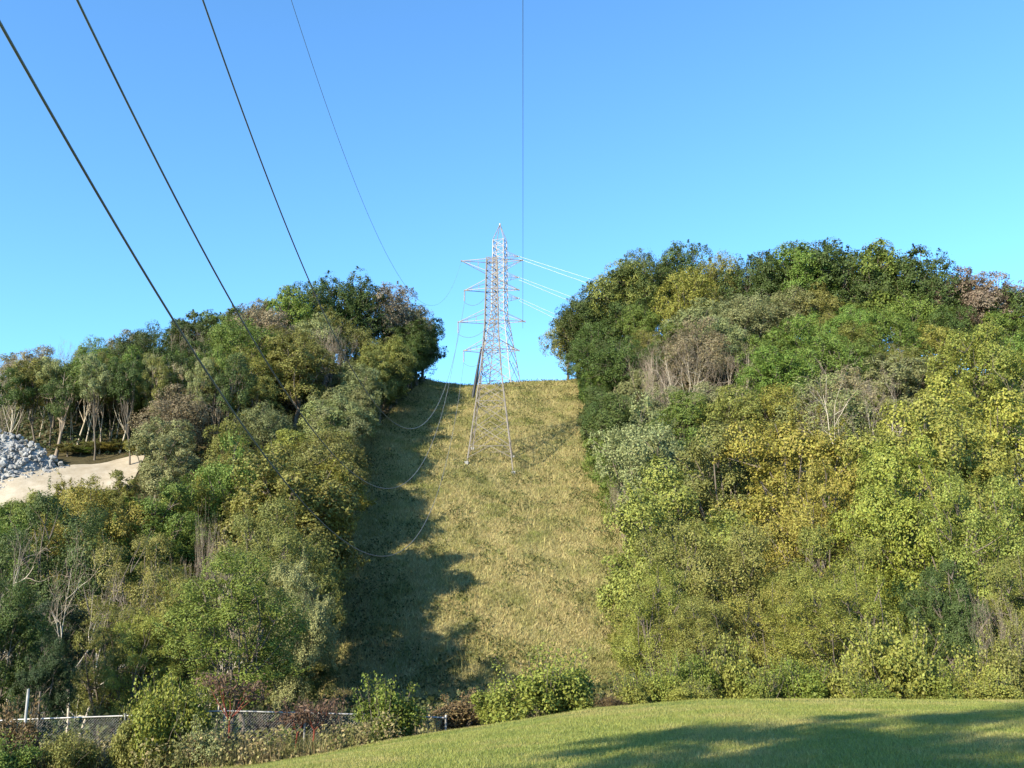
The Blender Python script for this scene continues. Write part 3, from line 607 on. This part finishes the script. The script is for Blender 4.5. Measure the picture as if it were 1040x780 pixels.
# ------------------------------------------------------------------ pylons
def pylon(name, label, x, y, ztop, halves, arms, peak, rot, bw, legw, mats=(None, None)):
    zb = tz(x, y); root = thing(name, label, 'pylon', (x, y, zb), None, rot); H = ztop - zb
    lv = np.array([h for h, _ in halves]) * H; hw_ = np.array([w for _, w in halves]); wd = lambda z: np.interp(z, lv, hw_)
    sq = ((-1, -1), (1, -1), (1, 1), (-1, 1))
    Mi = Matrix.Rotation(-rot, 3, 'Z')
    for sx, sy in sq:
        gp = Matrix.Rotation(rot, 3, 'Z') @ Vector((sx * hw_[0], sy * hw_[0], 0)); dz = tz(x + gp.x, y + gp.y) - zb
        top = np.array([0, 0, 0]); zz = [dz - .4] + list(lv[1:])
        pts = [(sx * (wd(max(z, 0)) + (0 if z >= 0 else -z * .1)), sy * (wd(max(z, 0)) + (0 if z >= 0 else -z * .1)), z) for z in zz]
        mb = MB(); mb.tube(pts, [legw] * len(pts), 4); lg = link('leg', mb.mesh('leg', M_STEEL), root)
        fb = MB(); fb.box((pts[0][0], pts[0][1], dz), (.3, .3, .25)); link('footing', fb.mesh('footing', M_ROCK), lg)
    mb = MB(); z = lv[0] + H * .055; levels = [z]
    while z < lv[-1] - .3:
        z = z + max(1.25 * wd(z), 1.3); levels.append(min(z, lv[-1]))
    for i, z in enumerate(levels):
        w = wd(z)
        for a in range(4):
            p = np.array([sq[a][0] * w, sq[a][1] * w, z]); q_ = np.array([sq[(a + 1) % 4][0] * w, sq[(a + 1) % 4][1] * w, z])
            if i % 2 == 0 or w < 1.5: mb.bar(p, q_, bw)
            if i + 1 < len(levels):
                z2 = levels[i + 1]; w2 = wd(z2)
                p2 = np.array([sq[a][0] * w2, sq[a][1] * w2, z2]); q2 = np.array([sq[(a + 1) % 4][0] * w2, sq[(a + 1) % 4][1] * w2, z2])
                mb.bar(p, q2, bw); mb.bar(q_, p2, bw)
                if w > 2.2: mb.bar((p + p2) / 2, (p2 + q2) / 2, bw * .7); mb.bar((q_ + q2) / 2, (p2 + q2) / 2, bw * .7)
    # foot spread below the first panel
    w0, w1 = wd(lv[0]), wd(levels[0])
    for a in range(4):
        p = np.array([sq[a][0] * w1, sq[a][1] * w1, levels[0]]); q_ = np.array([sq[(a + 1) % 4][0] * w1, sq[(a + 1) % 4][1] * w1, levels[0]])
        mid = (p + q_) / 2; mb.bar(mid, (sq[a][0] * w0, sq[a][1] * w0, 0), bw); mb.bar(mid, (sq[(a + 1) % 4][0] * w0, sq[(a + 1) % 4][1] * w0, 0), bw)
    if peak:
        w = wd(lv[-1])
        for sx, sy in sq: mb.bar((sx * w, sy * w, lv[-1]), (0, 0, lv[-1] + peak), legw * .85)
        mb.box((0, 0, lv[-1] + peak), (.16, .16, .25))
    link('lattice', mb.mesh('lattice', M_STEEL), root)
    tips = []
    for (az, l, rgt, rise) in arms:
        z = az - zb; w = wd(z); mb = MB()
        for sgn, ln in ((-1, l), (1, rgt)):
            if not ln: continue
            tip = np.array([sgn * ln, 0, z]); tips.append((sgn, az, tip))
            for sy in (-1, 1):
                mb.bar((sgn * w, sy * w, z), tip, bw * 1.15); mb.bar((sgn * wd(z + rise), sy * wd(z + rise), z + rise), tip, bw)
                for fct in (.33, .66):
                    mb.bar((sgn * (w + (ln - w) * fct), sy * w * (1 - fct), z), (sgn * (w + (ln - w) * fct), sy * w * (1 - fct), z + rise * (1 - fct)), bw * .7)
            mb.box(tip, (.12, .12, .12))
        mb.bar((-w, -w, z), (w, -w, z), bw * 1.1); mb.bar((-w, w, z), (w, w, z), bw * 1.1)
        link('crossarm', mb.mesh('crossarm', M_STEEL), root)
    return root, zb, tips
AX = (498.5 - 520) / F * 143.5; AY = 142.5
pyA, zA, tipsA = pylon('transmission_pylon', 'pale steel lattice pylon with four crossarms standing on the grass strip', AX, AY, 54.8,
    ((0, 3.5), (.43, 1.66), (.66, 1.12), (1.0, .9)), ((54.5, 5.2, 5.2, -2.1), (49.2, 4.6, 4.6, 1.6), (43.6, 5.6, 5.6, 1.9), (38.6, 4.6, 4.6, 1.6)), 0, R(-2), .055, .115)
BX = (507.5 - 520) / F * 215; BY = 205.0
pyB, zB, tipsB = pylon('transmission_pylon', 'peaked steel lattice pylon beyond the crest, partly behind the nearer one', BX, BY, 83.6,
    ((0, 4.4), (.52, 1.55), (1.0, 1.35)), ((78.9, 0, 4.9, 1.5), (73.5, 0, 4.9, 1.5), (68.2, 0, 4.9, 1.5)), 4.3, R(-18), .065, .12)
# second body line seen right of the near pylon: dark leaning strut beside it
a_, b_ = unproj(480, 391, 175), unproj(489, 352, 175); a_[2] = tz(a_[0], 175) - .5
pl = MB(); pl.tube([a_, a_ + (b_ - a_) * .5, b_], [.36, .3, .14], 8)
tag(link('leaning_pole', pl.mesh('leaning_pole', M_DARK, True)), 'dark leaning pole just left of and behind the near pylon', 'pole')
MA = Matrix.Translation((AX, AY, zA)) @ Matrix.Rotation(R(-2), 4, 'Z'); MB_ = Matrix.Translation((BX, BY, zB)) @ Matrix.Rotation(R(-18), 4, 'Z')
def wtip(Mx, tip): return np.array(Mx @ Vector(tip))
# insulator strings and jumper loops under the left arms of the near pylon
ends = []
for sgn, az, tip in tipsA:
    if az < 50 and sgn < 0:
        ins = MB(); n = 9
        for k in range(n):
            zt_ = tip[2] - .2 - k * .2; ins.tube([(tip[0], tip[1], zt_), (tip[0], tip[1], zt_ - .06), (tip[0], tip[1], zt_ - .17)], [.04, .15, .05], 8)
        link('insulator', ins.mesh('insulator', M_PORC, True), pyA)
        e = np.array(tip) - [0, 0, 2.1]; tt = np.linspace(0, 1, 14)[:, None]
        j = MB(); q_ = np.array([-1.1, .3, tip[2] - 1.2]); pts = e + (q_ - e) * tt; pts[:, 2] -= 4 * .95 * (tt * (1 - tt))[:, 0]
        j.tube(pts, [.03] * 14, 5); link('jumper_wire', j.mesh('jumper_wire', M_WIRE, True), pyA)
        ends.append((az, wtip(MA, e)))
    elif az > 50: ends.append((az * (1 if sgn < 0 else -1), wtip(MA, tip)))
ends = {round(k): v for k, v in ends}
def wire(label, A, X0, Z0, sag, rad, material, group):
    t_ = np.linspace(-.12, 1, 160)[:, None]; P = np.array([X0, -12, Z0]) * (1 - t_) + A * t_; P[:, 2] -= (4 * sag * t_ * (1 - t_))[:, 0]
    mb = MB(); mb.tube(P, [rad] * 160, 6); return tag(link('overhead_wire', mb.mesh('overhead_wire', material, True)), label, 'power line', group)
wire('thickest dark conductor, lowest in the sky, dipping lowest before the pylon', ends[39], -8.34, 20.1, 25.73, .028, M_WIRE, 'conductors on the near pylon')
wire('dark conductor between the thickest one and the one nearest the pylon', ends[44], -9.47, 25.2, 26.17, .028, M_WIRE, 'conductors on the near pylon')
wire('dark conductor passing over the left hilltop, highest of the three sagging ones', ends[49], -9.95, 35.9, 29.28, .028, M_WIRE, 'conductors on the near pylon')
wire('faint thin shield wire reaching the left end of the top crossarm', ends[54], -10.48, 40.6, 22.54, .012, M_WIRE, 'shield wires on the near pylon')
wire('faint thin shield wire dropping almost straight down beside the pylon top', ends[-54], -.10, 23.7, 18.95, .009, M_WIRE, 'shield wires on the near pylon')
nm = ('topmost', 'middle', 'lowest')
for i, (sgn, az, tip) in enumerate(tipsB):
    A = wtip(MB_, tip)
    for k in (0, 1):
        e = unproj(700 - 18 * i, (297 + 24 * i) + 14 + 9 * k, 222); s0 = A + np.array([0, .25 * k, -.55 * k])
        far = e + (e - s0) * 1.2; tt = np.linspace(0, 1, 40)[:, None]; P = s0 + (far - s0) * tt; P[:, 2] -= 4 * .8 * (tt * (1 - tt))[:, 0]
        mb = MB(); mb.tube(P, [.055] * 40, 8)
        tag(link('overhead_wire', mb.mesh('overhead_wire', M_SUNLIT_WIRE, True)), f"{('upper', 'lower')[k]} pale wire of the {nm[i]} pair running behind the right wood", 'power line', 'pale wire pairs of the far pylon')

# ------------------------------------------------------------------ rubble heap and boulders
def boulder_mesh(seed):
    r_ = np.random.default_rng(seed); import bmesh
    bm = bmesh.new(); pts = unit(16, r_) * r_.uniform(.7, 1, (16, 1)) * r_.uniform(.6, 1.1, 3)
    for p in pts: bm.verts.new(p)
    bmesh.ops.convex_hull(bm, input=bm.verts); bmesh.ops.triangulate(bm, faces=bm.faces)
    for v in [v for v in bm.verts if not v.link_faces]: bm.verts.remove(v)
    me = bpy.data.meshes.new('boulder'); bm.to_mesh(me); bm.free(); me.materials.append(M_ROCK); return me
BLD = [boulder_mesh(900 + i) for i in range(8)]
bv = [np.array([v.co[:] for v in m_.vertices]) for m_ in BLD]; bf = [np.array([p.vertices[:] for p in m_.polygons]) for m_ in BLD]
def heap(x, y):
    # crest line falls to the right; front face towards the camera
    ridge = np.interp(x, [-110, -85, -68, -63, -59.5, -56], [21, 22, 20.6, 18.6, 15.8, 12]); yc = np.interp(x, [-110, -60, -50], [112, 117, 121])
    return ridge - np.abs(y - yc) * np.where(y < yc, 1.0, 1.5)
rr = np.random.default_rng(77); hx = np.linspace(-112, -50.5, 90); hy = np.linspace(96, 130, 60)
HX, HY = np.meshgrid(hx, hy); HZ = np.maximum(heap(HX, HY) + (fbm(HX * .9, HY * .9) - .5) * 1.8 - .45, terrain(HX, HY) - .4)
a, c = np.meshgrid(np.arange(59), np.arange(89), indexing='ij')
rb = [np.stack([HX, HY, HZ], -1).reshape(-1, 3)]; rf = [np.concatenate([np.stack([a * 90 + c, a * 90 + c + 1, (a + 1) * 90 + c + 1], -1).reshape(-1, 3), np.stack([a * 90 + c, (a + 1) * 90 + c + 1, (a + 1) * 90 + c], -1).reshape(-1, 3)])]
nv = len(rb[0]); big = []
for i in range(12000):
    x = rr.uniform(-100, -50.5); y = rr.uniform(100, 123); z = float(heap(x, y)); g = tz(x, y)
    if z < g - .9: continue
    z = max(z, g); s = .1 + .3 * rr.random() ** 1.7 + (.15 if rr.random() < .06 else 0); k = rr.integers(8)
    px, py = proj(x, y, z)
    if s > .34 and len(big) < 90 and 0 < px < 100 and heap(x, y) > g: big.append((x, y, z, s * rr.uniform(1.0, 1.35), k)); continue
    q_ = np.linalg.qr(rr.normal(size=(3, 3)))[0]; rb.append((bv[k] * s) @ q_ + [x, y, z]); rf.append(bf[k] + nv); nv += len(bv[k])
tag(link('rubble', raw_mesh('rubble', np.concatenate(rb), np.concatenate(rf), M_ROCK)), 'heap of broken pale grey rock beside the dirt track', 'rubble', None, 'stuff')
for x, y, z, s, k in big:
    o = link('boulder', BLD[k]); o.location = (x, y, z + .1); o.scale = (s, s, s); o.rotation_euler = tuple(rr.uniform(0, 6.28, 3))
    tag(o, 'large angular grey boulder lying in the rubble heap', 'boulder', 'large boulders of the rubble heap')

# ------------------------------------------------------------------ grasses (uncountable)
def blades(n, xs, ys, h, w, keep, r_, lean=.35):
    y = ys(n); x = xs(y); k = keep(x, y); x, y = x[k], y[k]; n = len(x); z = terrain(x, y)
    hh = r_.uniform(h[0], h[1], n) * (.7 + .6 * fbm(x * .35, y * .35)); a_ = r_.uniform(0, 6.28, n); ww = w * r_.uniform(.6, 1.4, n)
    b0 = np.stack([x, y, z - .02], 1); dx = np.stack([np.cos(a_) * ww, np.sin(a_) * ww, 0 * a_], 1)
    tip = b0 + np.stack([r_.normal(size=n) * lean * hh, r_.normal(size=n) * lean * hh, hh], 1)
    return np.stack([b0 - dx, b0 + dx, tip], 1).reshape(-1, 3), np.arange(3 * n).reshape(n, 3)
r2 = np.random.default_rng(21)
inL = lambda x, y: (x > np.interp(y, SY, SL) - 3) & (x < np.interp(y, SY, SR) + 2.5)
v, f = blades(340000, lambda y: r2.uniform(-25, 17, len(y)), lambda n: 74 + 128 * r2.random(n) ** 1.25, (.2, .6), .042, inL, r2, .7)
v2, f2 = blades(4500, lambda y: r2.uniform(-24, 16, len(y)), lambda n: 74 + 125 * r2.random(n) ** 1.3, (.9, 1.5), .04, lambda x, y: inL(x, y) & (fbm(x * .25 + 3, y * .25) > .5), r2, .12)
tag(link('dry_grass', raw_mesh('dry_grass', np.concatenate([v, v2]), np.concatenate([f, f2 + len(v)]), M_STRIPGRASS)), 'tall tan and green grass covering the cleared strip up the hill', 'grass', None, 'stuff')
# low leafy weeds in patches over the strip
n = 45000; y = 76 + 122 * r2.random(n) ** 1.25; x = r2.uniform(-25, 17, n); k = inL(x, y) & (fbm(x * .3, y * .3 + 5) > .54); x, y = x[k], y[k]
c = np.stack([x, y, terrain(x, y) + r2.uniform(.1, .8, len(x))], 1); v, f = leaf_quads(c, unit(len(c), r2) + [0, -.2, .8], .34, .2, r2)
o = tag(link('leafy_weeds', raw_mesh('leafy_weeds', v, f, M_LEAF)), 'green leafy weeds in patches among the dry grass of the strip', 'weeds', None, 'stuff'); o.color = (.085, .10, .03, 1)
# lawn
n = 420000; y = 7.5 + 20 * r2.random(n) ** .8
v, f = blades(n, lambda y: r2.uniform(-.36, .62, len(y)) * (y * 1.05), lambda n_: y, (.035, .085), .007, lambda x, y: y < 27.2 + 0 * x, r2, .5)
tag(link('lawn_grass', raw_mesh('lawn_grass', v, f, M_LAWNGRASS)), 'short mown green grass of the lawn in the foreground', 'grass', None, 'stuff')
# weeds and brambles round the fence and behind the lawn
n = 36000
hid = lambda x, y, h: (y > 29.2) | (terrain(x, y) + h < np.interp(x, fx, ftop) - .3 + (29 - y) * .13) | (x > fx[-1])
v, f = blades(n, lambda y: r2.uniform(-21, 4.5, len(y)), lambda n_: r2.uniform(26.3, 34, n_), (.25, .75), .011, lambda x, y: (fbm(x * .8, y * .8) > .46) & ((x < -2.2) | (y > 30.5)) & (hid(x, y, .45) | (vnoise(x * 1.3, y * .3) > .72)) & (y > np.interp(x, [-21, -2, 4.5], [26.3, 27, 28])), r2, .22)
n = 42000; y = r2.uniform(26.6, 31, n); x = r2.uniform(-22, 3, n); k = (fbm(x * .7 + 4, y * .7) > .46) & ((x < -2.2) | (y > 30.5)); x, y = x[k], y[k]
hb = r2.random(len(x)) ** 1.3 * .85 * (.5 + fbm(x * .9, y * .9)); k = hid(x, y, hb) | (vnoise(x * 1.1 + 5, y * .3) > .74); x, y, hb = x[k], y[k], hb[k]
c = np.stack([x, y, terrain(x, y) + hb], 1); v2, f2 = leaf_quads(c, unit(len(c), r2) + [0, 0, .5], .11, .07, r2)
tag(link('tall_weeds', raw_mesh('tall_weeds', v, f, M_WEED)), 'dry tan stalks and tall grass along the chain-link fence', 'weeds', None, 'stuff')
tag(link('brambles', raw_mesh('brambles', v2, f2, M_WEED)), 'tangled leafy brambles growing through the chain-link fence', 'brambles', None, 'stuff')
# leafy ground cover under the wood
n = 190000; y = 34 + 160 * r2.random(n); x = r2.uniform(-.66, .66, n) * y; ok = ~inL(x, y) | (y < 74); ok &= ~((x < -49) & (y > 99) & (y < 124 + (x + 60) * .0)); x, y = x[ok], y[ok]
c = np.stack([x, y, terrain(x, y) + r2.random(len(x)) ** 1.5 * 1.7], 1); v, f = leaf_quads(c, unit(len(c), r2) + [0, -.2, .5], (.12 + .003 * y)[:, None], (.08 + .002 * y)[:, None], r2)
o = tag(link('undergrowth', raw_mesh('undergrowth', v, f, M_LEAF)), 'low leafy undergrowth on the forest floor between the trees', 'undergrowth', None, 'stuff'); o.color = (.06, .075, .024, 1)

# ------------------------------------------------------------------ shade trees behind the photographer, known by their shadow on the lawn
for x, y, h, rw, k, lb in ((-10.6, -1.4, 12.5, 3.0, 0, 'tree behind the photographer casting the broad middle shadow on the lawn'), (-8.2, -5.0, 12.5, 2.3, 3, 'smaller tree behind the photographer shading the bottom edge of the lawn'), (-14, -8.3, 22, 2.5, 1, 'tall tree behind the photographer casting the upper shadow streak on the lawn')):
    mt_, mc_, h0, r0 = OPEN[k]; o = thing('broadleaf_tree', lb, 'tree', (x, y, tz(x, y)), 'trees that shade the lawn', .7); o.scale = (rw / r0, rw / r0, h / h0)
    link('trunk', mt_, o); c = link('crown', mc_, o); c.color = (*TONE['mid'], 1)
print('TREES', len(TREES))
